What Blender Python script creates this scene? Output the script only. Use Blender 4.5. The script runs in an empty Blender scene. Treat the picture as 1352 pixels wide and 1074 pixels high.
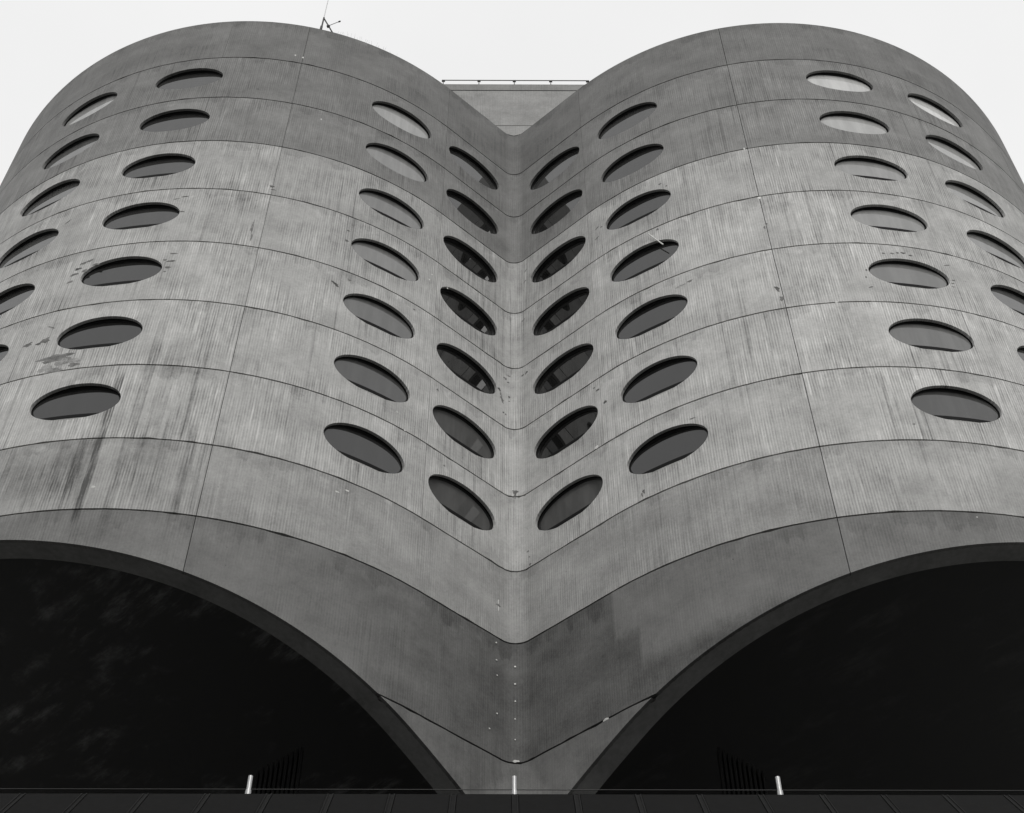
import bpy, math, random
from mathutils import Vector, Matrix
from mathutils.geometry import delaunay_2d_cdt
random.seed(7)
sc = bpy.context.scene
col = sc.collection
H = 3.3            # storey height in metres; plan and height tables below are in storeys
EYE = 1.6
X0 = -0.0811       # camera stands a little left of the tower's axis

# ------------------------------------------------------------------ camera
cam_d = bpy.data.cameras.new('camera'); cam = bpy.data.objects.new('camera', cam_d); col.objects.link(cam)
cam_d.sensor_width = 36; cam_d.lens = 1941.6/1352*36; cam_d.clip_start = .1; cam_d.clip_end = 6000
TH = 0.8718
M = Matrix.Rotation(-0.0053, 4, 'Z') @ Matrix.Rotation(math.pi/2+TH, 4, 'X') @ Matrix.Rotation(-0.0014, 4, 'Z')
cam.matrix_world = Matrix.Translation((X0*H, 0, EYE)) @ M
sc.camera = cam

# ------------------------------------------------------------------ overcast sky and weak sun
SUN_EL, SUN_AZ = math.radians(40), math.radians(172)   # azimuth clockwise from +Y (behind the camera, to the right)
world = bpy.data.worlds.new('World'); sc.world = world; world.use_nodes = True
nt = world.node_tree; nt.nodes.clear()
def wn(t, **k):
    n = nt.nodes.new(t)
    for a, b in k.items(): setattr(n, a, b)
    return n
sky = wn('ShaderNodeTexSky', sky_type='NISHITA', sun_disc=False, sun_elevation=SUN_EL, sun_rotation=SUN_AZ)
hs = wn('ShaderNodeHueSaturation'); hs.inputs['Saturation'].default_value = 0
tc = wn('ShaderNodeTexCoord')
nz = wn('ShaderNodeTexNoise'); nz.inputs['Scale'].default_value = 2.2; nz.inputs['Detail'].default_value = 5
rp = wn('ShaderNodeMapRange'); rp.inputs[1].default_value = .3; rp.inputs[2].default_value = .7; rp.inputs[3].default_value = 9.1; rp.inputs[4].default_value = 10.1
mx = wn('ShaderNodeMix', data_type='RGBA'); mx.inputs[0].default_value = .88
bg = wn('ShaderNodeBackground'); bg.inputs['Strength'].default_value = 0.1
wo = wn('ShaderNodeOutputWorld')
L = nt.links.new
L(sky.outputs[0], hs.inputs['Color']); L(tc.outputs['Generated'], nz.inputs['Vector']); L(nz.outputs['Fac'], rp.inputs[0])
L(hs.outputs[0], mx.inputs[6]); L(rp.outputs[0], mx.inputs[7]); L(mx.outputs[2], bg.inputs['Color']); L(bg.outputs[0], wo.inputs['Surface'])
sd = bpy.data.lights.new('sun', 'SUN'); sd.energy = 1.45; sd.angle = math.radians(35); sd.color = (1, .985, .96)
so = bpy.data.objects.new('sun', sd); col.objects.link(so)
sv = Vector((math.sin(SUN_AZ)*math.cos(SUN_EL), math.cos(SUN_AZ)*math.cos(SUN_EL), math.sin(SUN_EL)))
so.rotation_euler = sv.to_track_quat('Z', 'Y').to_euler(); so.location = sv*200
sc.view_settings.view_transform = 'Standard'; sc.view_settings.look = 'None'
sc.view_settings.exposure = 0; sc.view_settings.gamma = 1; sc.view_settings.use_curve_mapping = False

# ------------------------------------------------------------------ material helpers
class NT:
    def __init__(s, name):
        s.m = bpy.data.materials.new(name); s.m.use_nodes = True; s.t = s.m.node_tree; s.t.nodes.clear()
        s.out = s.t.nodes.new('ShaderNodeOutputMaterial'); s.b = s.t.nodes.new('ShaderNodeBsdfPrincipled')
        s.t.links.new(s.b.outputs[0], s.out.inputs[0])
    def link(s, v, sock):
        if isinstance(v, (int, float)):
            try: sock.default_value = v
            except TypeError: sock.default_value = (v, v, v)
        elif isinstance(v, tuple): sock.default_value = v
        else: s.t.links.new(v, sock)
    def n(s, t, ins={}, **k):
        n = s.t.nodes.new(t)
        for a, b in k.items(): setattr(n, a, b)
        for a, b in ins.items(): s.link(b, n.inputs[a])
        return n
    def math(s, op, *a, clamp=False):
        n = s.t.nodes.new('ShaderNodeMath'); n.operation = op; n.use_clamp = clamp
        for i, v in enumerate(a): s.link(v, n.inputs[i])
        return n.outputs[0]
    def noise(s, vec, scale=1, detail=3, rough=.5):
        return s.n('ShaderNodeTexNoise', {'Vector': vec, 'Scale': scale, 'Detail': detail, 'Roughness': rough}).outputs['Fac']
    def ramp(s, v, a, b, c=0, d=1, smooth=False):
        n = s.n('ShaderNodeMapRange', {0: v, 1: a, 2: b, 3: c, 4: d}, interpolation_type='SMOOTHSTEP' if smooth else 'LINEAR')
        return n.outputs[0]
    def xyz(s, x, y, z=0.0): return s.n('ShaderNodeCombineXYZ', {0: x, 1: y, 2: z}).outputs[0]
    def bump(s, h, strength, dist):
        n = s.n('ShaderNodeBump', {'Height': h, 'Strength': strength, 'Distance': dist})
        s.t.links.new(n.outputs[0], s.b.inputs['Normal'])

def mat_concrete():
    g = NT('board_marked_concrete')
    uv = g.n('ShaderNodeUVMap', uv_map='wall').outputs[0]
    sp = g.n('ShaderNodeSeparateXYZ', {0: uv}); S, Z = sp.outputs[0], sp.outputs[1]
    rel = g.n('ShaderNodeUVMap', uv_map='panel').outputs[0]
    rs = g.n('ShaderNodeSeparateXYZ', {0: rel}); RX, RZ = rs.outputs[0], rs.outputs[1]
    oi = g.n('ShaderNodeObjectInfo'); oc = g.n('ShaderNodeSeparateColor', {0: oi.outputs['Color']})
    tone, rib, seed = oc.outputs[0], oc.outputs[1], g.math('MULTIPLY', oc.outputs[2], 17.3)
    # ribs left by the form boards
    wob = g.noise(g.xyz(g.math('MULTIPLY', S, 9), g.math('MULTIPLY', Z, .5), seed), 1, 2)
    ph = g.math('ADD', g.math('MULTIPLY', S, 2*math.pi/.0245), g.math('MULTIPLY', wob, 5))
    wave = g.math('SINE', ph)
    fine = g.noise(g.xyz(g.math('MULTIPLY', S, 56), g.math('MULTIPLY', Z, 3.2), seed), 1, 4, .6)
    finec = g.math('SUBTRACT', fine, .5)
    mid = g.noise(g.xyz(g.math('MULTIPLY', S, 17), g.math('MULTIPLY', Z, .9), seed), 1, 4, .6)
    midc = g.math('SUBTRACT', mid, .5)
    area = g.ramp(g.noise(g.xyz(g.math('MULTIPLY', S, 2.2), g.math('MULTIPLY', Z, 1.7), seed), 1, 3), .36, .6, .22, 1, True)
    patt = g.math('ADD', g.math('MULTIPLY', wave, .20), g.math('ADD', g.math('MULTIPLY', finec, 1.15), g.math('MULTIPLY', midc, .65)))
    patt = g.math('MULTIPLY', patt, g.math('MULTIPLY', area, rib))
    # cloudy blotches, grain
    bl = g.math('SUBTRACT', g.noise(g.xyz(g.math('MULTIPLY', S, 2.1), g.math('MULTIPLY', Z, 2.6), g.math('ADD', seed, 5)), 1, 6, .62), .5)
    bl2 = g.math('SUBTRACT', g.noise(g.xyz(g.math('MULTIPLY', S, 12), g.math('MULTIPLY', Z, 8), g.math('ADD', seed, 9)), 1, 6, .7), .5)
    gr = g.math('SUBTRACT', g.noise(g.xyz(g.math('MULTIPLY', S, 150), g.math('MULTIPLY', Z, 150), 0.), 1, 3, .7), .5)
    # irregular darker wash under the joint (RZ: 1 at the panel's top)
    edge = g.noise(g.xyz(g.math('MULTIPLY', S, 3.1), 0., g.math('ADD', seed, 3)), 1, 5, .65)
    lim = g.ramp(edge, .40, .62, 1.0, .80)
    # stepped stain, and darkening that grows toward the crease, low in the valley
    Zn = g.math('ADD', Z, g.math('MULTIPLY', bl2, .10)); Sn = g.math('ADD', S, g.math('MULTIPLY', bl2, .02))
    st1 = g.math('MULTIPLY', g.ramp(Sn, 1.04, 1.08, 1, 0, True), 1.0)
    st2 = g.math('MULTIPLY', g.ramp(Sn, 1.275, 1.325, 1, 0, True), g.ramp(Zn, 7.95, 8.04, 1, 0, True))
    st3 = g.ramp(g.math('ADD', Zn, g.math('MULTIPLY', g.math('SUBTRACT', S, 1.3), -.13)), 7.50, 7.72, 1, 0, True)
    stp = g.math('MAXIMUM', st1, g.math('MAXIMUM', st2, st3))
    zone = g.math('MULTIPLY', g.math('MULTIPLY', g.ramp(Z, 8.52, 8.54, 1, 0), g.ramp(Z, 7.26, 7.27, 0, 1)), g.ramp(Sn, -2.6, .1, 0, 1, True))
    valley_dark = g.math('MULTIPLY', g.math('MULTIPLY', stp, zone), .36)
    wash = g.math('MULTIPLY', g.ramp(g.math('SUBTRACT', RZ, lim), 0, .02, 0, 1, True), g.ramp(edge, .44, .56, 0, .17))
    # light lime run just below some joints
    lime = g.math('MULTIPLY', g.ramp(g.noise(g.xyz(g.math('MULTIPLY', S, 5), g.math('MULTIPLY', Z, 4), g.math('ADD', seed, 21)), 1, 5, .7), .56, .72, 0, .30, True), g.ramp(RZ, .6, .95, 0, 1))
    # rain streaks: dark drips starting at the top and thinning
    dr = g.noise(g.xyz(g.math('MULTIPLY', S, 28), g.math('MULTIPLY', Z, .35), g.math('ADD', seed, 31)), 1, 3, .6)
    drm = g.noise(g.xyz(g.math('MULTIPLY', S, 1.1), g.math('MULTIPLY', Z, .5), 44.), 1, 2)
    drip = g.math('MULTIPLY', g.ramp(dr, .51, .68, 0, .42, True), g.ramp(drm, .47, .66, .05, 1, True))
    # long dirt runs beside the left outer window column
    long = None
    wz = g.math('MULTIPLY', g.math('SUBTRACT', g.noise(g.xyz(g.math('MULTIPLY', S, 60), g.math('MULTIPLY', Z, 1.5), 3.), 1, 3), .5), .05)
    SW = g.math('ADD', S, g.math('MULTIPLY', wz, .3))
    for (c, hw, z1, z0, a, soft) in ((-4.015, .028, 10.36, 8.2, .48, .010), (-4.10, .085, 9.55, 8.45, .30, .02), (-4.235, .10, 9.40, 8.45, .24, .03), (-3.775, .035, 11.1, 8.1, .24, .02),
                                   (-3.60, .05, 10.9, 8.5, .15, .03), (-3.46, .035, 9.95, 8.5, .20, .02), (-3.25, .03, 9.75, 8.3, .22, .02), (-3.36, .05, 10.8, 9.4, .12, .03), (-3.68, .03, 9.6, 8.5, .22, .02), (-4.52, .16, 9.3, 8.5, .14, .05), (-3.14, .02, 10.2, 8.6, .12, .015)):
        d = g.math('ABSOLUTE', g.math('SUBTRACT', SW, c))
        m_ = g.math('MULTIPLY', g.ramp(d, hw, hw+soft, 1, 0, True), g.math('MULTIPLY', g.ramp(Z, z0-.05, z0+.35, 0, 1, True), g.ramp(Z, z1-.25, z1, 1, 0, True)))
        m_ = g.math('MULTIPLY', m_, a)
        long = m_ if long is None else g.math('ADD', long, m_)
    long = g.math('MULTIPLY', long, g.ramp(fine, .32, .66, 1.5, .55))
    # blow holes
    vo = g.n('ShaderNodeTexVoronoi', {'Vector': g.xyz(S, g.math('MULTIPLY', Z, .7), 0.), 'Scale': 11.0}, feature='F1').outputs['Distance']
    pit = g.math('MULTIPLY', g.ramp(vo, .035, .07, .4, 0), g.ramp(bl2, -.02, .06, 0, 1))
    v = g.math('ADD', patt, g.math('ADD', g.math('MULTIPLY', bl, 1.0), g.math('ADD', g.math('MULTIPLY', bl2, .34), g.math('MULTIPLY', gr, .40))))
    v = g.math('ADD', v, lime)
    # pale lime streaks and a coarse speckle of sand and small chips
    pale = g.math('MULTIPLY', g.ramp(g.noise(g.xyz(g.math('MULTIPLY', S, 24), g.math('MULTIPLY', Z, 1.3), g.math('ADD', seed, 51)), 1, 4, .65), .55, .72, 0, .42, True), g.math('MULTIPLY', area, rib))
    spk = g.math('SUBTRACT', g.noise(g.xyz(g.math('MULTIPLY', S, 44), g.math('MULTIPLY', Z, 36), g.math('ADD', seed, 61)), 1, 4, .75), .5)
    v = g.math('ADD', v, g.math('ADD', pale, g.math('MULTIPLY', spk, .55)))
    v = g.math('SUBTRACT', v, g.math('ADD', g.math('ADD', wash, valley_dark), g.math('ADD', g.math('MULTIPLY', drip, rib), long)))
    v = g.math('SUBTRACT', v, pit)
    # runs of dirt under the window ovals
    aS = g.math('ABSOLUTE', S); und = None
    for c in (.635, 1.735, 4.365, 5.66):
        m_ = g.ramp(g.math('ABSOLUTE', g.math('SUBTRACT', aS, c)), .20, .38, 1, 0, True); und = m_ if und is None else g.math('ADD', und, m_)
    und = g.math('MULTIPLY', und, g.math('MULTIPLY', g.ramp(RZ, .02, .27, .15, 1), g.math('MULTIPLY', g.ramp(RZ, .36, .38, 1, 0), g.ramp(Z, 9.38, 9.40, 0, 1))))
    run = g.ramp(g.noise(g.xyz(g.math('MULTIPLY', S, 30), g.math('MULTIPLY', Z, .6), 77.), 1, 3, .6), .42, .66, .02, .30, True)
    v = g.math('SUBTRACT', v, g.math('MULTIPLY', und, run))
    val = g.math('MULTIPLY', tone, g.math('MAXIMUM', g.math('ADD', v, 1.0), .25))
    colr = g.n('ShaderNodeCombineColor', {0: val, 1: g.math('MULTIPLY', val, .997), 2: g.math('MULTIPLY', val, .975)}).outputs[0]
    g.link(colr, g.b.inputs['Base Color'])
    g.link(.82, g.b.inputs['Roughness']); g.b.inputs['Specular IOR Level'].default_value = .35
    hgt = g.math('ADD', g.math('MULTIPLY', g.math('ADD', g.math('MULTIPLY', wave, .3), g.math('MULTIPLY', finec, 1.6)), rib), g.math('SUBTRACT', g.math('MULTIPLY', gr, .8), g.math('MULTIPLY', pit, 3)))
    g.bump(hgt, .5, .012)
    return g.m

def mat_plain(name, c, rough=.7, metal=0., spec=.5, var=.12, scale=3.0, bump=0., stretch=(1, 1, 1), coat=0):
    g = NT(name)
    tcn = g.n('ShaderNodeTexCoord').outputs['Object']
    mp = g.n('ShaderNodeMapping', {'Vector': tcn, 'Scale': stretch}).outputs[0]
    a = g.math('SUBTRACT', g.noise(mp, scale, 6, .6), .5)
    b = g.math('SUBTRACT', g.noise(mp, scale*9, 4, .6), .5)
    f = g.math('ADD', g.math('MULTIPLY', g.math('ADD', a, g.math('MULTIPLY', b, .6)), var*3), 1)
    oi = g.n('ShaderNodeObjectInfo'); k = g.ramp(oi.outputs['Random'], 0, 1, 1-var*.5, 1+var*.5)
    f = g.math('MULTIPLY', f, k)
    cc = g.n('ShaderNodeCombineColor', {0: g.math('MULTIPLY', f, c[0]), 1: g.math('MULTIPLY', f, c[1]), 2: g.math('MULTIPLY', f, c[2])}).outputs[0]
    g.link(cc, g.b.inputs['Base Color']); g.link(g.ramp(b, -.3, .3, max(rough-.08, .02), rough+.08), g.b.inputs['Roughness'])
    g.b.inputs['Metallic'].default_value = metal; g.b.inputs['Specular IOR Level'].default_value = spec
    if bump: g.bump(b, bump, .01)
    return g.m

def mat_glass():
    # tinted pane in front of a dark room: nearly black body, reflected sky and blinds painted into paler panes, sharp reflection, faint rain dirt
    g = NT('tinted_window_glass')
    tcn = g.n('ShaderNodeTexCoord').outputs['Object']
    s_ = g.n('ShaderNodeSeparateXYZ', {0: tcn})
    oi = g.n('ShaderNodeObjectInfo')
    seed = g.math('MULTIPLY', oi.outputs['Random'], 40)
    st = g.noise(g.xyz(g.math('MULTIPLY', s_.outputs[0], 2.6), g.math('MULTIPLY', s_.outputs[2], .35), seed), 1, 4, .6)
    oc0 = g.n('ShaderNodeSeparateColor', {0: oi.outputs['Color']}).outputs[0]
    up = g.math('MULTIPLY', g.ramp(st, .36, .72, -.10, .14, True), oc0)
    oc = g.n('ShaderNodeSeparateColor', {0: oi.outputs['Color']})
    base = g.math('ADD', oc.outputs[0], up)
    g.link(g.n('ShaderNodeCombineColor', {0: base, 1: base, 2: g.math('MULTIPLY', base, .98)}).outputs[0], g.b.inputs['Base Color'])
    g.link(g.math('MULTIPLY', g.math('SUBTRACT', 1, oc.outputs[1]), .5), g.b.inputs['Specular IOR Level'])
    g.link(.03, g.b.inputs['Roughness']); g.b.inputs['IOR'].default_value = 1.62
    wv = g.noise(g.xyz(g.math('MULTIPLY', s_.outputs[0], .7), g.math('MULTIPLY', s_.outputs[2], .7), seed), 1, 1)
    g.bump(wv, .25, .02)
    return g.m

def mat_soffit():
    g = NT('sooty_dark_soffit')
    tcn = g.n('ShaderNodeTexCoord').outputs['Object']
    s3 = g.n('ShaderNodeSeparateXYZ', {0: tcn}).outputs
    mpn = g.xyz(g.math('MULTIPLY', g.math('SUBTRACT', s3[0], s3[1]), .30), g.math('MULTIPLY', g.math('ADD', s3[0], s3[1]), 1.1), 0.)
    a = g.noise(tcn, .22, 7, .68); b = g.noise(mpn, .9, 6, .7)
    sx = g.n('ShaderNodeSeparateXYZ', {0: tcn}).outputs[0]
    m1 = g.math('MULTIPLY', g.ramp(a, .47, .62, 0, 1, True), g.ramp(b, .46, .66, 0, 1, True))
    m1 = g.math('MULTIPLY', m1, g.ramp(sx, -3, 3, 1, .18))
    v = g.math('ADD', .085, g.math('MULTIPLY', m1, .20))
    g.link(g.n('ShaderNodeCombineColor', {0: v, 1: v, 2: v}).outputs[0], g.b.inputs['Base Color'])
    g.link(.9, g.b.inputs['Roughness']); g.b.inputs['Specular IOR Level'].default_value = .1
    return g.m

MAT = dict(
    concrete=mat_concrete(), glass=mat_glass(), soffit=mat_soffit(),
    liner=mat_plain('dark_neoprene_liner', (.010, .010, .010), .6, spec=.15, var=.2),
    frame=mat_plain('dark_bronze_frame', (.022, .022, .022), .42, metal=.3, var=.15),
    pan=mat_plain('black_drip_pan', (.008, .008, .008), .7, spec=.1, var=.1),
    joint=mat_plain('dark_joint_filler', (.035, .034, .033), .9, spec=.1, var=.4, scale=1),
    rim=mat_plain('weathered_rim_concrete', (.22, .22, .215), .85, spec=.2, var=.35, scale=.7, bump=.3),
    patch=mat_plain('spalled_concrete', (.165, .164, .16), .95, spec=.1, var=.7, scale=5, bump=.6),
    patch_mid=mat_plain('rough_broken_concrete', (.26, .259, .254), .95, spec=.1, var=.8, scale=4, bump=1.0),
    patch_light=mat_plain('fresh_mortar', (.62, .62, .60), .9, var=.3, scale=6),
    steel=mat_plain('galvanised_steel', (.42, .42, .42), .4, metal=.8, var=.2, scale=14, stretch=(1, 1, .2)),
    darkmetal=mat_plain('dark_painted_metal', (.045, .045, .044), .45, metal=.2, var=.2, scale=2),
    fascia=mat_plain('charcoal_metal_panel', (.0085, .0085, .0084), .85, spec=.08, metal=.0, var=.16, scale=1.2),
    seam=mat_plain('worn_panel_edge', (.014, .014, .0138), .8, spec=.1, metal=.0, var=.3, scale=5),
    wire=mat_plain('black_wire', (.02, .02, .02), .6),
    roofing=mat_plain('dark_roof_membrane', (.022, .022, .022), .9, var=.4, scale=.3),
    asphalt=mat_plain('asphalt', (.05, .05, .05), .9, var=.35, scale=.5, bump=.4),
    paving=mat_plain('concrete_paving', (.26, .26, .25), .88, var=.3, scale=.6, bump=.3),
    paint=mat_plain('road_paint', (.72, .72, .70), .7, var=.25, scale=2),
    wallglass=mat_plain('dark_curtain_wall_glass', (.03, .03, .03), .08, var=.1),
)

# ------------------------------------------------------------------ object helpers
def props(o, label=None, cat=None, group=None, kind=None):
    if label: o['label'] = label
    if cat: o['category'] = cat
    if group: o['group'] = group
    if kind: o['kind'] = kind
    return o
def link(o, parent=None):
    col.objects.link(o)
    if parent is not None: o.parent = parent
    return o
def empty(name, loc, label, cat, group=None):
    o = bpy.data.objects.new(name, None); o.location = loc; o.empty_display_size = .5
    return props(link(o), label, cat, group)
class MB:
    """collects vertices, faces, normals and two UV sets, then becomes one mesh"""
    def __init__(s): s.v = []; s.f = []; s.n = []; s.u = []; s.w = []
    def add(s, p, n=(0, 0, 1), u=(0, 0), w=(0, 0)):
        s.v.append(tuple(p)); s.n.append(tuple(n)); s.u.append(u); s.w.append(w); return len(s.v)-1
    def quad(s, ps, us=None, ws=None):
        a, b, c = Vector(ps[0]), Vector(ps[1]), Vector(ps[2]); n = (b-a).cross(c-a)
        if n.length > 0: n.normalize()
        ids = [s.add(p, n, us[i] if us else (0, 0), ws[i] if ws else (0, 0)) for i, p in enumerate(ps)]
        s.f.append(ids)
    def box(s, a, b):
        (x0, y0, z0), (x1, y1, z1) = a, b
        P = [(x0, y0, z0), (x1, y0, z0), (x1, y1, z0), (x0, y1, z0), (x0, y0, z1), (x1, y0, z1), (x1, y1, z1), (x0, y1, z1)]
        for q in ((0, 3, 2, 1), (4, 5, 6, 7), (0, 1, 5, 4), (1, 2, 6, 5), (2, 3, 7, 6), (3, 0, 4, 7)): s.quad([P[i] for i in q])
    def tube(s, a, b, r, n=10, r2=None, cap=True):
        a, b = Vector(a), Vector(b); d = (b-a).normalized(); x = d.orthogonal().normalized(); y = d.cross(x)
        r2 = r if r2 is None else r2; ring = []
        for p, rr in ((a, r), (b, r2)):
            ring.append([s.add(p+(x*math.cos(t)+y*math.sin(t))*rr, x*math.cos(t)+y*math.sin(t)) for t in [2*math.pi*i/n for i in range(n)]])
        for i in range(n): j = (i+1) % n; s.f.append([ring[0][i], ring[0][j], ring[1][j], ring[1][i]])
        if cap:
            for p, rr, dd, o in ((a, r, -d, -1), (b, r2, d, 1)):
                ids = [s.add(p+(x*math.cos(t)+y*math.sin(t))*rr, dd) for t in [o*2*math.pi*i/n for i in range(n)]]; s.f.append(ids)
    def mesh(s, name, mat, uv=False):
        me = bpy.data.meshes.new(name); me.from_pydata(s.v, [], s.f)
        if uv:
            for nm, src in (('wall', s.u), ('panel', s.w)):
                l = me.uv_layers.new(name=nm)
                buf = [0.0]*(2*len(me.loops))
                for i, lp in enumerate(me.loops): buf[2*i], buf[2*i+1] = src[lp.vertex_index]
                l.data.foreach_set('uv', buf)
        me.materials.append(mat); me.shade_smooth()
        me.normals_split_custom_set_from_vertices(s.n)
        return me
    def build(s, name, mat, parent=None, uv=False):
        return link(bpy.data.objects.new(name, s.mesh(name, mat, uv)), parent)

# ------------------------------------------------------------------ tower profile (in storeys)
R, XC, YC, A, RF = 3.8566, 3.3651, 12.1117, 0.7276, 0.1743
PX, PY = XC-R*math.sin(A), YC-R*math.cos(A)
Y0 = PY+math.tan(A)*PX; YF = Y0-RF/math.cos(A); FX, FY = RF*math.sin(A), YF+RF*math.cos(A)
L0 = RF*A; L1 = math.hypot(PX-FX, PY-FY); SQ = L0+L1+R*(A+math.pi/4)        # SQ: arc length from crease to the diagonal
CY = YC+XC                                                                  # tower centre
def prof(s, d=0.0):
    """plan point at arc length s from the crease, d inwards; returns point and outward normal"""
    g = 1 if s >= 0 else -1; a = abs(s)
    if a < L0:
        t = a/RF; n = (-math.sin(t), -math.cos(t)); x, y = RF*math.sin(t), YF+RF*math.cos(t)
    elif a < L0+L1:
        k = (a-L0)/L1; n = (-math.sin(A), -math.cos(A)); x, y = FX+(PX-FX)*k, FY+(PY-FY)*k
    else:
        t = A-(a-L0-L1)/R; n = (-math.sin(t), -math.cos(t)); x, y = XC-R*math.sin(t), YC-R*math.cos(t)
    return g*(x-n[0]*d), y-n[1]*d, g*n[0], n[1]
ZB = 12.72                                       # podium roof level, metres
def zm(z): return EYE+H*z-ZB                     # storeys above the eye -> metres above the podium roof
def P3(s, z, d=0.0):
    x, y, nx, ny = prof(s, d); return Vector((x*H, (y-CY)*H, zm(z)))
def N3(s):
    x, y, nx, ny = prof(s); return Vector((nx, ny, 0))
J = [17.3919]+[9.39435+8-i for i in range(1, 9)]+[8.5284, 7.26578, 3.38]
def arch(s):
    t = SQ-abs(s)
    if abs(s) < .42: return 3.3
    return 8.41174-.0306249*t*t-.000242721*t**4
WS = [.635, 1.735, 4.365, 5.65]; WA, WB = .412, .247
WZ = [J[8]+.522+k for k in range(7)]            # window centre heights, lowest first
GAPZ, GAPS, TP = .0168, .008, .036

tower = empty('concrete_tower', (0, CY*H, ZB), 'clover-shaped grey concrete hospital tower with rows of oval windows above two dark arches', 'tower')

def gap(s, b):
    if abs(s) == 4.03: return .0035 if b in (2, 3, 4, 7) else .0022
    if s == -3.07: return .0042 if b < 6 else .006
    if s == 3.07: return .0062
    return .0035
def panel_mesh(s0, s1, z0, z1, mirror_seed, wins, b):
    rnd = random.Random(mirror_seed)
    a0, a1 = s0+gap(s0, b)/2, s1-gap(s1, b)/2; b0, b1 = z0+GAPZ/2, z1-GAPZ/2
    n = max(4, int((a1-a0)/.09)); ss = [a0+(a1-a0)*i/n for i in range(n+1)]
    if a0 < 0 < a1: ss = sorted([s for s in ss if abs(s) > .16]+[-.14+.02*i for i in range(15)])
    jit = lambda: rnd.uniform(-.0018, .0018)-(.009*rnd.random() if rnd.random() < .09 else 0)
    V = []; E = []
    bot = []; top = []
    BJ = [b0-jit() for s in ss]; TJ = [b1+jit() for s in ss]
    for i, s in enumerate(ss): bot.append(len(V)); V.append(Vector((s, BJ[i])))
    def lerp(t, x):
        for i in range(len(ss)-1):
            if x <= ss[i+1]: return t[i]+(t[i+1]-t[i])*(x-ss[i])/(ss[i+1]-ss[i])
        return t[-1]
    rz = [b0+(b1-b0)*k/4 for k in range(1, 4)]
    rgt = []
    for z in rz: rgt.append(len(V)); V.append(Vector((a1, z)))
    for s, z in zip(reversed(ss), reversed(TJ)): top.append(len(V)); V.append(Vector((s, z)))
    lft = []
    for z in reversed(rz): lft.append(len(V)); V.append(Vector((a0, z)))
    loop = bot+rgt+top+lft
    E += [(loop[i], loop[(i+1) % len(loop)]) for i in range(len(loop))]
    hasarch = z0 < 8.3
    W = []
    for (cs, cz) in wins:
        if cs+WA > a0 and cs-WA < a1:
            W.append((cs, cz)); o = len(V); m = 64
            for i in range(m):
                t = 2*math.pi*i/m; V.append(Vector((cs+WA*math.cos(t), cz+WB*math.sin(t))))
            E += [(o+i, o+(i+1) % m) for i in range(m)]
    if hasarch:
        o = None; k = max(8, int((s1-s0)/.06))
        for i in range(k+1):
            s = (s0-.02)+(s1-s0+.04)*i/k; z = arch(s)
            if z < 4: o = None; continue
            V.append(Vector((s, z)))
            if o is not None: E.append((o, len(V)-1))
            o = len(V)-1
    for s in ss[1:-1]:
        for z in rz:
            if all(((s-c)/WA)**2+((z-h)/WB)**2 > 1.15 for c, h in W): V.append(Vector((s, z)))
    vo, eo, fo, *_ = delaunay_2d_cdt(V, E, [], 0, 1e-6)
    keep = []
    for f in fo:
        cx = sum(vo[i].x for i in f)/3; cz = sum(vo[i].y for i in f)/3
        if not (a0 < cx < a1 and lerp(BJ, cx) < cz < lerp(TJ, cx)): continue
        if any(((cx-c)/WA)**2+((cz-h)/WB)**2 < 1 for c, h in W): continue
        if hasarch and cz < arch(cx)+.0005: continue
        keep.append(f)
    if not keep: return None
    mb = MB(); idm = {}
    def rel(v): return ((v.x-s0), (v.y-z0)/(z1-z0))
    edges = {}
    for f in keep:
        ids = []
        for i in f:
            if i not in idm:
                v = vo[i]; idm[i] = mb.add(P3(v.x, v.y), N3(v.x), (v.x, v.y), rel(v))
            ids.append(idm[i])
        mb.f.append(ids)
        for k in range(3):
            e = (f[k], f[(k+1) % 3]); edges[e] = 1
    for (a, b) in list(edges):
        if (b, a) in edges: continue
        va, vb = vo[a], vo[b]
        mb.quad([P3(vb.x, vb.y), P3(va.x, va.y), P3(va.x, va.y, TP), P3(vb.x, vb.y, TP)], [(vb.x, vb.y), (va.x, va.y), (va.x, va.y), (vb.x, vb.y)], [rel(vb), rel(va), rel(va), rel(vb)])
    return mb

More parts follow.
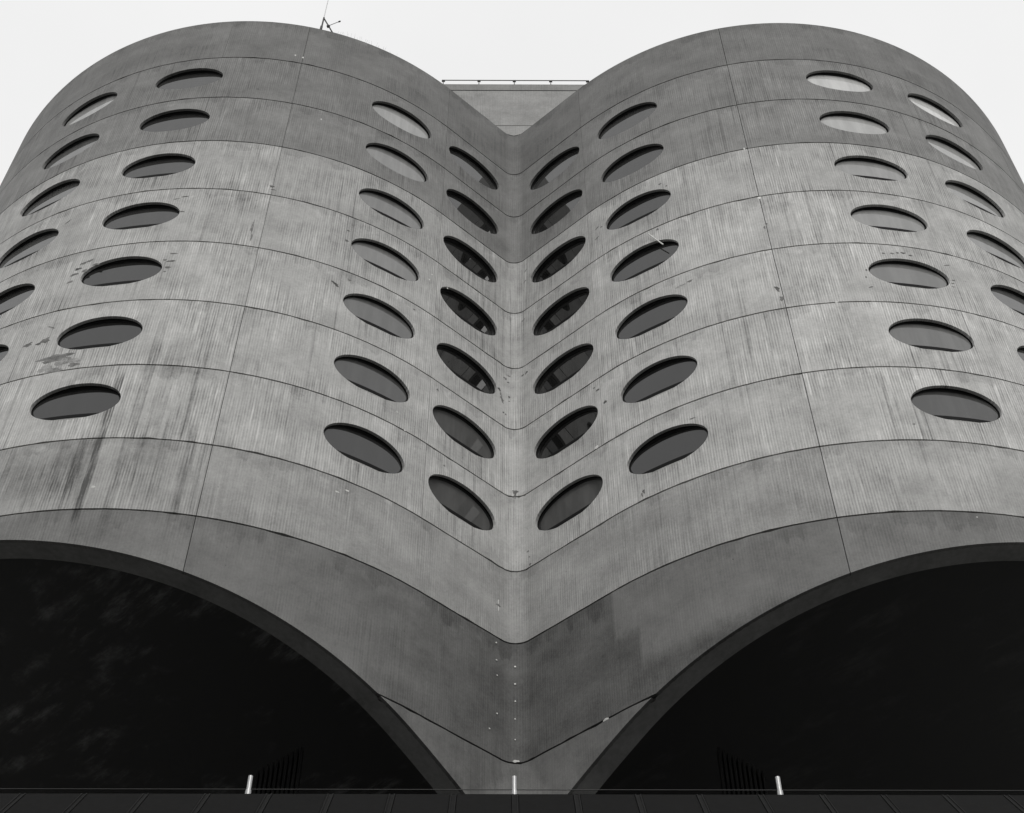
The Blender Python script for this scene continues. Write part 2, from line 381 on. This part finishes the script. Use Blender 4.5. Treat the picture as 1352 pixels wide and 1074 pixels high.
# concrete tone of each lift, top to bottom, and how strongly its boards show
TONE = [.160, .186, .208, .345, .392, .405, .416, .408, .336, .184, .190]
RIBS = [.45, .75, .80, 1.0, 1.0, 1.0, 1.0, .95, .72, .38, .30]
SEG = [-SQ, -4.03, -3.07, -1.095, 1.095, 3.07, 4.03, SQ]
allwin = [(-5.70 if (g < 0 and s == 5.65) else g*s, z) for z in WZ for s in WS for g in (-1, 1)]
MQ = [Matrix.Identity(4), Matrix.Rotation(math.radians(90), 4, 'Z'), Matrix.Rotation(math.radians(-90), 4, 'Z')]
for b in range(11):
    sg_ = [-SQ]+([-4.03] if b in (0, 2, 3) else [])+[-3.07]+([-1.095, 1.095] if b < 8 else [])+[3.07]+([4.03] if b in (3, 4, 5, 7) else [])+[SQ]
    for s0, s1 in zip(sg_, sg_[1:]):
        k = 3 if s0 < 0 < s1 else (2 if s0 == -3.07 else 4 if s1 == 3.07 else 1 if s1 == -3.07 else 0 if s0 < 0 else 6)
        wins = [w for w in allwin if J[b+1] < w[1] < J[b]]
        mb = panel_mesh(s0, s1, J[b+1], J[b], b*31+k, wins, b)
        if mb is None: continue
        me = mb.mesh('concrete_panel', MAT['concrete'], uv=True)
        rnd = random.Random(900+b*13+k)
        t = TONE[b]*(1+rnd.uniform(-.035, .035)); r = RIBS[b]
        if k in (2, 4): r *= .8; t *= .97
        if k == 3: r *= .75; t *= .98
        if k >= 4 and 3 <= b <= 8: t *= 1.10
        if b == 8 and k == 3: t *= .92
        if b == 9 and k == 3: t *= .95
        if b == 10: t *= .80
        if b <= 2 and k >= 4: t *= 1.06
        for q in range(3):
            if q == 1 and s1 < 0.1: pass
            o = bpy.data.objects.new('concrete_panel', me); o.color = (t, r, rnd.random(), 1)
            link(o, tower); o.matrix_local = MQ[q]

# dark filler behind every joint
mb = MB()
for j in J[:-1]:
    sg = [-SQ+2*SQ*i/150 for i in range(151)]
    for i in range(150):
        a, c = sg[i], sg[i+1]
        if min(arch(a), arch(c)) > j-.05: continue
        dd = .033
        zt = j-.002 if j == J[0] else j+.03
        mb.quad([P3(a, j-.03, dd), P3(c, j-.03, dd), P3(c, zt, dd), P3(a, zt, dd)])
for s in SEG[1:-1]:
    segs = []; z = J[0]-.03; zz = [J[0]-.03-i*.02 for i in range(int((J[0]-.03-max(arch(s), 3.4)-.02)/.02))]
    run = None
    for h in zz+[-99]:
        inside = h < -50 or any(abs(s-c) < WA*1.03 and ((s-c)/WA)**2+((h-w)/WB)**2 < 1.08 for c, w in allwin)
        if inside:
            if run is not None and run[0]-run[1] > .02: segs.append(tuple(run))
            run = None
        else:
            if run is None: run = [h, h]
            run[1] = h
    for (t1, t0) in segs: mb.quad([P3(s-.02, t0, .0335), P3(s+.02, t0, .0335), P3(s+.02, t1, .0335), P3(s-.02, t1, .0335)])
fill = mb.mesh('joint_filler', MAT['joint'])
for q in range(3):
    o = link(bpy.data.objects.new('joint_filler', fill), tower); o.matrix_local = MQ[q]

# coping of the parapet, inner parapet face and roof
mb = MB(); n = 140; sg = [-SQ+2*SQ*i/n for i in range(n+1)]
for i in range(n):
    a, c = sg[i], sg[i+1]; z = J[0]
    mb.quad([P3(a, z, 0.002), P3(c, z, 0.002), P3(c, z, .10), P3(a, z, .10)])
    mb.quad([P3(c, z-.4, .10), P3(a, z-.4, .10), P3(a, z, .10), P3(c, z, .10)])
for q in range(3):
    cop = bpy.data.objects.new('parapet_coping', mb.mesh('parapet_coping', MAT['rim'])) if q == 0 else bpy.data.objects.new('parapet_coping', cop.data)
    link(cop, tower); cop.matrix_local = MQ[q]
def plan_cap(z, d, name, mat, down=False):
    mb = MB(); ring = []
    for q in range(4):
        mr = Matrix.Rotation(math.radians(90*q), 4, 'Z')
        for i in range(80):
            s = -SQ+2*SQ*i/80; p = mr @ P3(s, z, d); ring.append(p)
    c = mb.add((0, 0, zm(z)), (0, 0, -1 if down else 1))
    ids = [mb.add(p, (0, 0, -1 if down else 1)) for p in ring]
    for i in range(len(ids)):
        j = (i+1) % len(ids); mb.f.append([c, ids[j], ids[i]] if down else [c, ids[i], ids[j]])
    return mb.build(name, mat, tower)
plan_cap(J[0]-.35, .10, 'roof', MAT['roofing'])
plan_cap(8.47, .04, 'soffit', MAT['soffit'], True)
# rear of the tower, never in view: plain wall
mb = MB(); mr = Matrix.Rotation(math.pi, 4, 'Z')
for i in range(n):
    a, c = sg[i], sg[i+1]
    za, zc = max(arch(a), 3.4), max(arch(c), 3.4)
    ps = [mr @ P3(a, za), mr @ P3(c, zc), mr @ P3(c, J[0]), mr @ P3(a, J[0])]
    mb.quad(ps, [(a, za), (c, zc), (c, J[0]), (a, J[0])], [(0, .4)]*4)
o = mb.build('rear_wall', MAT['concrete'], tower, uv=True); o.color = (.38, .8, .5, 1)

# underside rim of the arches, and the inner face of the shell above it
mb = MB(); mi = MB(); RT = .215
ks = []
for g in (-1, 1):
    ss = [.42+(SQ-.42)*i/90 for i in range(91)]
    for i in range(90):
        a, c = g*ss[i], g*ss[i+1]; za, zc = arch(a), arch(c)
        if i == 0: za = arch(g*.4201)
        ps = [P3(a, za, TP-.004), P3(c, zc, TP-.004), P3(c, zc, RT), P3(a, za, RT)]
        if g < 0: ps = [ps[1], ps[0], ps[3], ps[2]]
        mb.quad(ps)
        ps = [P3(c, zc, RT), P3(a, za, RT), P3(a, 8.46, RT), P3(c, 8.46, RT)]
        if g < 0: ps = [ps[1], ps[0], ps[3], ps[2]]
        mi.quad(ps)
    # cheek of the pier below the springing
    a = g*.42; ps = [P3(a, 3.38, 0.0), P3(a, 3.38, RT), P3(a, arch(g*.4201), RT), P3(a, arch(g*.4201), 0.0)]
    mb.quad(ps if g > 0 else ps[::-1])
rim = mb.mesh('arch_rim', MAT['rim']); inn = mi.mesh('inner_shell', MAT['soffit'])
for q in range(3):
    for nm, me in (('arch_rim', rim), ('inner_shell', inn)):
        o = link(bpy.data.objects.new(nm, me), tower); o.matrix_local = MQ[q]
# solid pier behind the crease
mb = MB()
for q in range(4):
    mr = Matrix.Rotation(math.radians(90*q), 4, 'Z')
    for s0, s1 in [(-.42+.84*i/12, -.42+.84*(i+1)/12) for i in range(12)]:
        mb.quad([mr @ P3(s1, 3.38, RT), mr @ P3(s0, 3.38, RT), mr @ P3(s0, 8.46, RT), mr @ P3(s1, 8.46, RT)])
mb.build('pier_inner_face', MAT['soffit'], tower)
# central core below the tower
mb = MB(); pts = []
for q in range(4):
    for (x, y) in ((-1.25, -2.6), (1.25, -2.6), (1.9, -1.9)):
        c_, s_ = math.cos(math.pi/2*q), math.sin(math.pi/2*q); pts.append(((x*c_-y*s_)*H, (x*s_+y*c_)*H))
for i in range(len(pts)):
    (x0, y0), (x1, y1) = pts[i], pts[(i+1) % len(pts)]
    mb.quad([(x0, y0, 0), (x1, y1, 0), (x1, y1, zm(8.46)), (x0, y0, zm(8.46))])
mb.build('core_wall', MAT['soffit'], tower)
# upright louvre fins in the left arch, and in the right one
finm = MB(); finm.box((-.035, -.14, 0), (.035, .14, 1)); fme = finm.mesh('louvre_fin', MAT['soffit'])
for i in range(10):
    for g in (-1, 1):
        k = i/9; x = (-2.302+.37*k) if g < 0 else (2.22-.37*k); top = 7.98+.25*k
        o = link(bpy.data.objects.new('louvre_fin', fme), tower)
        o.location = (x*H, (11.0-CY)*H, zm(7.0)); o.scale = (1, 1, (top-7.0)*H)

# ------------------------------------------------------------------ windows
def local_frame(sc_):
    p = P3(sc_, 0); nrm = N3(sc_); x = Vector((-nrm.y, nrm.x, 0))*1.0
    # x axis to the right seen from outside, y inwards, z up
    x = Vector((-nrm.y, nrm.x, 0)); 
    m = Matrix(((x.x, -nrm.x, 0), (x.y, -nrm.y, 0), (0, 0, 1)))
    return p, m.to_4x4()
def ell(t, w=0.0): return (WA-w)*math.cos(t), (WB-w)*math.sin(t)
def win_meshes(sc_, DD=0.0):
    p0, m = local_frame(sc_); mi_ = m.inverted()
    def loc(u, z, d):
        d = d if d <= .0301 else d+DD*(d-.03)/.03
        q = P3(sc_+u, 0, d); q = q-p0; q.z = z*H; return mi_ @ q
    N = 64; D1 = .060
    def ring(prf, nm, mat, zmin=-9):
        mb = MB(); rows = []
        for (w, d) in prf:
            row = []
            for i in range(N):
                u, z = ell(2*math.pi*i/N, w); row.append(loc(u, z, d))
            rows.append(row)
        for r in range(len(rows)-1):
            for i in range(N):
                j = (i+1) % N; mb.quad([rows[r][i], rows[r][j], rows[r+1][j], rows[r+1][i]][::-1])
        return mb.mesh(nm, mat)
    liner = ring([(.0005, .030), (.004, .030), (.006, .046), (.001, .060)], 'window', MAT['liner'])
    frame = ring([(.0045, .044), (.012, .044), (.012, .050), (.019, .050), (.019, .0585), (.019, .060)], 'frame', MAT['frame'])
    mb = MB(); cc = loc(0, 0, .056)
    c = mb.add((0, cc.y, 0), (0, -1, 0)); ids = []
    for i in range(N):
        u, z = ell(2*math.pi*i/N, .016); q = loc(u, z, .054)
        # flat pane: every point at the depth of its centre
        ids.append(mb.add((q.x, cc.y, q.z), (0, -1, 0)))
    for i in range(N): mb.f.append([c, ids[i], ids[(i+1) % N]])
    pane = mb.mesh('pane', MAT['glass'])
    # sill infill in the foot of the oval: concrete front, black pan on top
    def seg(zt, zb, d0, d1, nm, mat, tn=None):
        mb = MB(); m_ = 20
        def half(z): return WA*math.sqrt(max(0, 1-(z/WB)**2))*.9975
        xs = [-1+2*i/m_ for i in range(m_+1)]; ht = half(zt); hb = half(zb) if zb > -WB else 0
        for i in range(m_):
            a, b2 = xs[i]*ht, xs[i+1]*ht
            fa = max(zb, -WB*math.sqrt(max(0, 1-(a/WA)**2))*.998); fb = max(zb, -WB*math.sqrt(max(0, 1-(b2/WA)**2))*.998)
            us = [(sc_*3+a, fa), (sc_*3+b2, fb), (sc_*3+b2, zt), (sc_*3+a, zt)]
            mb.quad([loc(a, fa, d0), loc(b2, fb, d0), loc(b2, zt, d0), loc(a, zt, d0)], us, [(0, .4)]*4)
            mb.quad([loc(a, zt, d0), loc(b2, zt, d0), loc(b2, zt, d1), loc(a, zt, d1)], us, [(0, .4)]*4)
        return mb.mesh(nm, mat, uv=True)
    sill = seg(-.208, -WB, .016, .034, 'sill', MAT['concrete'])
    pan = seg(-.168, -.2085, .013, .052, 'drip_pan', MAT['pan'])
    return liner, frame, pane, sill, pan
WM = {(s, k): win_meshes(s, .006 if k else 0) for s in (.635, -.635, 1.735) for k in (0, 1)}
def win_set(s, z): return WM[(s if abs(s) < 1 else 1.735, 1 if z > WZ[3]-.1 else 0)]
rw = random.Random(5)
for q in range(3):
    for (s, z) in allwin:
        if q == 1 and s > 0 and False: continue
        p, m = local_frame(s); ms = win_set(s, z)
        o = link(bpy.data.objects.new('window', ms[0]), tower)
        T = Matrix.Translation((p.x, p.y, zm(z))) @ m
        o.matrix_local = MQ[q] @ T
        for nm, me in zip(('frame', 'pane', 'sill', 'drip_pan'), ms[1:]):
            if nm in ('sill', 'drip_pan') and z > WZ[5]-.1: continue
            c = link(bpy.data.objects.new(nm, me), o)
            if nm == 'pane':
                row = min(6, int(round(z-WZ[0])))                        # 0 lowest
                PB = {-5.70: (.02, .02, .03, .07, .09, .11, .34), -4.365: (.014, .014, .018, .03, .03, .03, .035), -1.735: (.025, .06, .13, .19, .19, .25, .32),  # body tone by column and row; pale values paint in reflected sky and blinds
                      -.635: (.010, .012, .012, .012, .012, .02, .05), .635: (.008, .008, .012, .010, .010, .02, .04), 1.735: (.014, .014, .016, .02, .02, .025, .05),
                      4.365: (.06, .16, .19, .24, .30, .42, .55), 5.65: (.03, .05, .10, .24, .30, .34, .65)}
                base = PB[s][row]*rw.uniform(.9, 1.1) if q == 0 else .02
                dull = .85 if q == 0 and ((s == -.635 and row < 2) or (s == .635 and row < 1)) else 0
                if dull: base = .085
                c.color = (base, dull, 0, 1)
            if nm == 'sill': c.color = (.33, .5, rw.random(), 1)

# ------------------------------------------------------------------ bolts, spalls and scars on the wall
bolt = MB(); bolt.tube((0, .02, 0), (0, -.03, 0), .036, 10); bme = bolt.mesh('tie_bolt', MAT['patch_light'])
for (s, z) in [(-.005, 8.266), (-.006, 8.076), (-.005, 7.893), (-.007, 7.707), (-.006, 7.498), (-.202, 8.457), (-.197, 8.265), (-.187, 8.104), (-.185, 7.7), (-.266, 7.504)]:
    p, m = local_frame(s); o = link(bpy.data.objects.new('tie_bolt', bme), tower); o.matrix_local = Matrix.Translation((p.x, p.y, zm(z))) @ m
    k = rw.uniform(.45, .8); o.scale = (k, k, k)
def blob(s, z, ws, hz, ang=0, mat='patch', rough=.35, name='spall'):
    mb = MB(); n = 22; ca, sa = math.cos(ang), math.sin(ang); r0 = rw.random()*6
    def pt(t, k):
        rr = k*(1+rough*(math.sin(3*t+r0)*.4+math.sin(5*t+2*r0)*.35+math.sin(9*t+r0*3)*.25)+rw.uniform(-.12, .12)*rough*2)
        u, v = math.cos(t)*ws*rr, math.sin(t)*hz*rr; return s+u*ca-v*sa, z+u*sa+v*ca
    outer = [pt(2*math.pi*i/n, 1) for i in range(n)]; inner = [pt(2*math.pi*i/n, .7) for i in range(n)]
    nn = N3(s); W_ = lambda q, d: P3(q[0], q[1], d)
    io = [mb.add(W_(q, .0005), nn) for q in outer]; ii = [mb.add(W_(q, -.0022-.002*rw.random()), nn) for q in inner]
    c = mb.add(W_((s, z), -.0015), nn)
    for i in range(n):
        j = (i+1) % n; mb.f.append([io[i], io[j], ii[j], ii[i]]); mb.f.append([c, ii[i], ii[j]])
    return mb.build(name, MAT[mat], tower)
for (s, z, w, h, a) in [
    (-4.88, 11.87, .035, .018, .3), (-4.865, 11.99, .045, .02, .2), (-4.845, 12.08, .04, .02, .1), (-4.81, 12.165, .035, .02, .1), (-4.745, 12.19, .045, .018, .4), (-4.66, 12.10, .04, .016, 0), (-4.76, 12.02, .03, .03, 0),
    (-3.885, 12.17, .04, .012, 0), (-3.885, 12.04, .045, .012, .1), (-3.90, 11.93, .03, .018, 0), (-3.95, 12.06, .02, .012, 0), (-3.915, 11.86, .015, .01, 0),
    (-5.08, 10.93, .05, .03, .2), (-4.96, 10.90, .03, .02, 0), (-4.90, 10.93, .05, .04, .2), (-4.885, 11.13, .05, .008, -.6),
    (-4.72, 10.61, .17, .055, .05), (-4.58, 10.53, .13, .05, 0), (-4.78, 10.47, .08, .045, .1), (-4.50, 10.46, .06, .03, 0), (-4.68, 10.42, .09, .03, 0),
    (-3.18, 12.75, .013, .12, 0), (-3.165, 12.56, .008, .07, 0), (-3.945, 13.23, .04, .006, .2), (-4.03, 13.19, .035, .007, .3), (-3.93, 12.94, .025, .009, 0), (-5.22, 13.11, .04, .006, .8),
    (-2.25, 12.12, .055, .018, -.7), (-2.11, 12.27, .018, .015, 0), (-2.2, 13.12, .018, .012, 0), (-2.2, 12.93, .02, .02, 0), (-3.08, 13.56, .025, .02, 0), (-3.06, 13.50, .03, .008, 0), (-3.50, 15.62, .02, .01, 0),
    (-.107, 12.185, .025, .02, -.6), (-.062, 12.25, .02, .012, 0), (-.07, 12.14, .015, .012, 0), (-.19, 11.94, .028, .02, -.7), (-.15, 11.80, .018, .05, .4), (-.165, 11.87, .012, .04, .3), (-.06, 11.90, .012, .02, 0), (-.13, 11.61, .012, .012, 0), (-.10, 11.60, .01, .012, 0), (-.06, 11.83, .012, .008, 0),
    (.14, 12.26, .025, .015, .7), (.09, 12.25, .02, .012, .6), (.107, 13.225, .03, .01, .7), (.149, 14.15, .03, .008, .7), (.135, 13.95, .03, .01, .7), (-.0, 10.46, .03, .03, 0), (0, 10.40, .008, .05, 0), (.129, 9.61, .015, .01, 0), (.154, 9.43, .012, .015, 0), (.145, 9.53, .008, .008, 0),
    (-.177, 8.91, .03, .012, 0), (-1.0, 11.27, .012, .02, 0), (2.10, 12.19, .07, .014, .15), (2.20, 12.215, .03, .016, .1), (1.21, 13.98, .03, .01, .6), (1.27, 13.95, .015, .012, 0), (1.2, 13.79, .03, .01, .6), (1.94, 13.34, .015, .02, 0),
    (2.11, 14.10, .012, .012, 0), (2.04, 14.19, .018, .015, 0), (4.25, 12.24, .02, .012, 0), (4.31, 12.26, .015, .01, 0), (4.37, 12.27, .025, .015, 0), (4.44, 12.24, .02, .012, 0), (4.16, 12.23, .015, .01, 0), (3.93, 11.92, .01, .015, 0), (3.905, 11.80, .01, .015, 0), (3.92, 11.63, .03, .008, .5),
    (4.82, 11.92, .02, .006, 0), (4.80, 11.86, .02, .006, 0), (4.79, 11.80, .018, .006, 0), (4.815, 12.18, .04, .007, .4), (3.075, 12.86, .014, .02, 0), (3.05, 12.80, .01, .03, 0), (3.03, 11.72, .018, .05, .2), (3.05, 11.55, .02, .04, 0), (3.06, 15.38, .012, .015, 0), (3.06, 14.72, .012, .02, 0),
    (1.061, 11.225, .025, .012, 0), (1.02, 11.29, .012, .012, 0), (1.14, 10.98, .02, .02, 0), (3.91, 9.60, .012, .012, 0), (1.47, 9.50, .012, .03, .2), (1.45, 9.47, .008, .03, .2), (2.02, 10.165, .03, .006, 0), (-1.36, 12.3, .012, .01, 0), (-.87, 10.25, .012, .012, 0), (-4.1, 12.4, .012, .008, 0)]:
    blob(s, z, w, h, a, 'patch_mid' if w > .06 or h > .1 else 'patch', .45)
for (s, z, w, h) in [(-3.948, 8.788, .018, .014), (-3.167, 16.575, .012, .02), (-3.072, 16.55, .012, .018), (-2.709, 15.18, .008, .02), (4.184, 8.472, .008, .006), (.913, 7.266, .03, .012), (-1.17, 13.1, .008, .01), (-1.02, 13.12, .008, .01), (-.95, 13.05, .01, .01), (-1.2, 12.98, .01, .012), (-1.86, 9.28, .02, .008), (-1.95, 9.22, .02, .008), (-.177, 8.95, .006, .03), (-.175, 8.87, .005, .03), (-1.45, 10.6, .012, .012), (-1.35, 10.4, .012, .01), (.0, 7.285, .03, .012), (2.2, 13.37, .008, .012), (3.035, 14.40, .01, .03), (3.05, 12.37, .014, .012), (1.0, 10.42, .025, .02), (3.55, 11.40, .015, .014), (3.07, 13.37, .02, .02)]:
    blob(s, z, w, h, 0, 'patch_light', .3, 'mortar_spot')

# white rod sticking out beside a window on the right lobe
mb = MB(); a = P3(1.845, 13.279, -.03); b = P3(1.985, 13.0, -.012); mb.tube(a, b, .022, 8)
o = mb.build('white_rod', MAT['patch_light'], None); o.location = (0, CY*H, ZB)
props(o, 'thin white rod slanting across the top edge of an oval window on the right lobe', 'rod')

# ------------------------------------------------------------------ penthouse behind the cleft, with its rail
pent = empty('penthouse', (0, CY*H, ZB), 'flat grey concrete rooftop block rising behind the cleft between the two lobes', 'penthouse')
def cbox(mb, x0, y0, z0, x1, y1, z1):
    P = [(x0, y0, z0), (x1, y0, z0), (x1, y1, z0), (x0, y1, z0), (x0, y0, z1), (x1, y0, z1), (x1, y1, z1), (x0, y1, z1)]
    for q in ((4, 5, 6, 7), (0, 1, 5, 4), (1, 2, 6, 5), (2, 3, 7, 6), (3, 0, 4, 7)):
        ps = [P[i] for i in q]; horiz = q[0] in (0, 2)
        mb.quad(ps, [((p[0] if q in ((0, 1, 5, 4), (2, 3, 7, 6), (4, 5, 6, 7)) else p[1])/H, (p[2]+ZB-EYE)/H) for p in ps], [(0, .5)]*4)
PYF = (10.6-CY)*H
for nm, z0, z1, dx in (('wall_panel', 17.0, 18.935, 0), ('wall_panel', 18.947, 19.990, 0), ('coping', 20.0, 20.185, .02)):
    mb = MB(); cbox(mb, -1.32*H-dx, PYF-dx, zm(z0), 1.32*H+dx, -PYF+dx, zm(z1)); o = mb.build(nm, MAT['concrete'], pent, uv=True)
    o.color = ((.29 if nm == 'wall_panel' else .23), .35, .3+.2*(z0 > 18), 1)
mb = MB(); cbox(mb, -1.3*H, PYF+.05, zm(17.0), 1.3*H, -PYF-.05, zm(20.1)); mb.build('joint_filler', MAT['joint'], pent)
rail = empty('rooftop_railing', (0, (10.68)*H, EYE+20.185*H), 'thin dark metal railing along the top of the rooftop block', 'railing')
rh = (20.474-20.185)*H
mb = MB(); mb.tube((-1.073*H, 0, rh), (1.145*H, 0, rh), .026, 8); mb.build('top_rail', MAT['darkmetal'], rail)
for x in (-1.068, -.523, .018, .575, 1.14):
    mb = MB(); mb.tube((x*H, 0, 0), (x*H, 0, rh-.036), .022, 8); mb.box((x*H-.08, -.05, rh-.10), (x*H+.08, .05, rh-.036)); mb.build('post', MAT['darkmetal'], rail)

# ------------------------------------------------------------------ antenna on the left lobe's roof edge
bp = P3(-2.934, J[0], .03); ant = empty('antenna', (bp.x, bp.y+CY*H, bp.z+ZB), 'slender whip antenna with a side brace on the left roof edge', 'antenna')
mb = MB(); mb.tube((0, 0, -.25), (0.02, 0, 1.3), .035, 8); mb.tube((-.005, 0, 0), (0, 0, .45), .055, 8); mb.build('mast', MAT['wire'], ant)
mb = MB(); mb.tube((.02, 0, 1.28), (.06, 0, 6.5), .022, 6, .012); mb.build('whip', MAT['steel'], ant)
q = P3(-2.755, J[0]-.02, .03); qq = Vector((q.x-bp.x, q.y-bp.y, q.z-bp.z))
tp = Vector((.02, 0, 1.25)); midp = tp.lerp(qq, .45)
mb = MB(); mb.tube(qq, tp, .032, 8); mb.tube(midp-Vector((.03, 0, .08)), midp+Vector((.03, 0, -.02)), .07, 8); mb.build('brace', MAT['wire'], ant)
mb = MB(); mb.tube(midp, midp+Vector((.43, 0, .42)), .014, 6); mb.tube(midp+Vector((.40, 0, .38)), midp+Vector((.46, 0, .45)), .035, 6); mb.build('side_arm', MAT['wire'], ant)
# fine bird wires along the edge to its right
mb = MB()
for i in range(26):
    s = -2.72+.03*i*(1+.1*math.sin(i*2.1)); p = P3(s, J[0], .02); mb.tube(p, p+Vector((rw.uniform(-.05, .05), 0, rw.uniform(.25, .6))), .005, 4, cap=False)
mb.build('bird_spike', MAT['steel'], tower)['kind'] = 'stuff'

# ------------------------------------------------------------------ podium in front
DL = 4.85*H; ZL = EYE+.70483*DL                    # top edge of the fascia
PW = 46.0
pod = empty('podium', (0, DL, 0), 'low dark podium block with sloping charcoal metal panels along its top edge', 'podium')
EL = math.radians(51.6); pitch = .2392*H; xs0 = -.0456*H
def fp(x, u, off=0):   # u metres down the slope
    return (x, -math.cos(EL)*u-math.sin(EL)*off, ZL-.06-math.sin(EL)*u+math.cos(EL)*off)
w = pitch-.075; SL = 2.6
mb = MB()
for a, b, o1, o2 in ((0, 0, 0, 0),):
    P = lambda x, u, off: fp(x, u, off)
    x0, x1 = -w/2, w/2; bv = .012
    mb.quad([P(x0+bv, SL, .05), P(x1-bv, SL, .05), P(x1-bv, .0, .05), P(x0+bv, .0, .05)])
    mb.quad([P(x0, SL, .03), P(x0+bv, SL, .05), P(x0+bv, 0, .05), P(x0, 0, .03)])
    mb.quad([P(x1-bv, SL, .05), P(x1, SL, .03), P(x1, 0, .03), P(x1-bv, 0, .05)])
    mb.quad([P(x0, SL, -.02), P(x0, SL, .03), P(x0, 0, .03), P(x0, 0, -.02)])
    mb.quad([P(x1, SL, .03), P(x1, SL, -.02), P(x1, 0, -.02), P(x1, 0, .03)])
pme = mb.mesh('fascia_panel', MAT['fascia'])
mb = MB()
for sx in (-1, 1):
    x0, x1 = (-.040, -.022) if sx < 0 else (.022, .040)
    mb.quad([fp(x0, SL, .058), fp(x1, SL, .058), fp(x1, 0, .058), fp(x0, 0, .058)])
    mb.quad([fp(x0, SL, .0), fp(x0, SL, .058), fp(x0, 0, .058), fp(x0, 0, .0)]); mb.quad([fp(x1, SL, .058), fp(x1, SL, 0), fp(x1, 0, 0), fp(x1, 0, .058)])
mb.quad([fp(-.022, SL, .046), fp(.022, SL, .046), fp(.022, 0, .046), fp(-.022, 0, .046)])
sme = mb.mesh('seam_batten', MAT['seam'])
for i in range(-26, 27):
    x = xs0+i*pitch
    o = link(bpy.data.objects.new('seam_batten', sme), pod); o.location.x = x
    if i < 26:
        o = link(bpy.data.objects.new('fascia_panel', pme), pod); o.location.x = x+pitch/2
mb = MB(); mb.quad([fp(-PW/2, SL, -.03), fp(PW/2, SL, -.03), fp(PW/2, 0, -.03), fp(-PW/2, 0, -.03)]); mb.build('fascia_backing', MAT['joint'], pod)
mb = MB(); mb.box((-PW/2, -.004, ZL-.075), (PW/2, .35, ZL)); mb.build('coping', MAT['fascia'], pod)
mb = MB(); mb.box((-PW/2, .35, ZB-.4), (PW/2, 100, ZB)); mb.build('podium_roof', MAT['roofing'], pod)
yb = -math.cos(EL)*SL; zb = ZL-.06-math.sin(EL)*SL
mb = MB(); mb.box((-PW/2, yb+.1, .2), (PW/2, 100, zb-.01)); mb.box((-PW/2, .4, zb), (PW/2, 99.9, ZB-.41)); mb.build('wall', MAT['wallglass'], pod)
mb = MB(); mb.box((-PW/2, yb-.15, zb-.4), (PW/2, yb+.09, zb)); mb.build('gutter_beam', MAT['fascia'], pod)
for i in range(-15, 16):
    mb = MB(); mb.box((i*1.5-.04, yb-.08, .2), (i*1.5+.04, yb+.098, zb-.41)); mb.build('mullion', MAT['darkmetal'], pod)
# guard posts with their cable
gr = empty('podium_guard_rail', (0, DL, ZL), 'bright steel posts with a thin cable along the dark podium edge', 'guard rail')
for i in range(-6, 7):
    x = (-.0482+1.0452*i)*H
    if abs(x) > PW/2: continue
    mb = MB(); mb.tube((x, .10, 0), (x, .10, (3.5214-3.4184)*H+.0), .031, 14); mb.tube((x, .10, .0), (x, .10, .12), .040, 14); o = mb.build('post', MAT['steel'], gr)
mb = MB(); mb.tube((-PW/2, .10, .14), (PW/2, .10, .14), .006, 6); mb.build('cable', MAT['darkmetal'], gr)

# ------------------------------------------------------------------ ground and street (out of frame)
def sheet(name, x0, y0, x1, y1, z, mat):
    mb = MB(); mb.quad([(x0, y0, z), (x1, y0, z), (x1, y1, z), (x0, y1, z)]); return props(mb.build(name, MAT[mat]), kind='structure')
sheet('ground', -2500, -2500, 2500, 2500, 0, 'asphalt')
mb = MB(); mb.box((-200, -1.5, 0.004), (200, 130, .14)); props(mb.build('pavement', MAT['paving']), kind='structure')
for i in range(-6, 7):
    sheet('lane_marking', i*9-1.5, -6.1, i*9+1.5, -5.98, .004, 'paint')

# blocks added out of view to darken the podium, lower walls and lobe edges
wm = MB(); wm.box((-.8, 0, 0), (.8, .03, 1.9)); wme = wm.mesh('window', MAT['wallglass'])  # window mesh for the added unseen blocks only
def shading(loc, rz, wid, dep, hgt, label):
    nb = empty('shading_block', loc, label, 'shading block'); nb.rotation_euler.z = rz
    mb = MB(); mb.box((-wid/2, -dep, 0), (wid/2, 0, hgt)); mb.build('wall', MAT['paving'], nb)  # body of the added unseen block
    for i in range(int(-wid/6.4)+1, int(wid/6.4)):
        for j in range(int(hgt/3.5)-1):
            o = link(bpy.data.objects.new('window', wme), nb); o.location = (i*3.2, .0, 1.2+j*3.5)  # windows of the added unseen block
shading((0, -22, 0), 0, 90, 20, 36, 'added unseen office block across the street facing the tower')
shading((-52, 50, 0), -math.pi/2, 80, 25, 48, 'tall added unseen office block left of the tower')
shading((56, 55, 0), math.pi/2, 80, 25, 30, 'lower added unseen office block right of the tower')
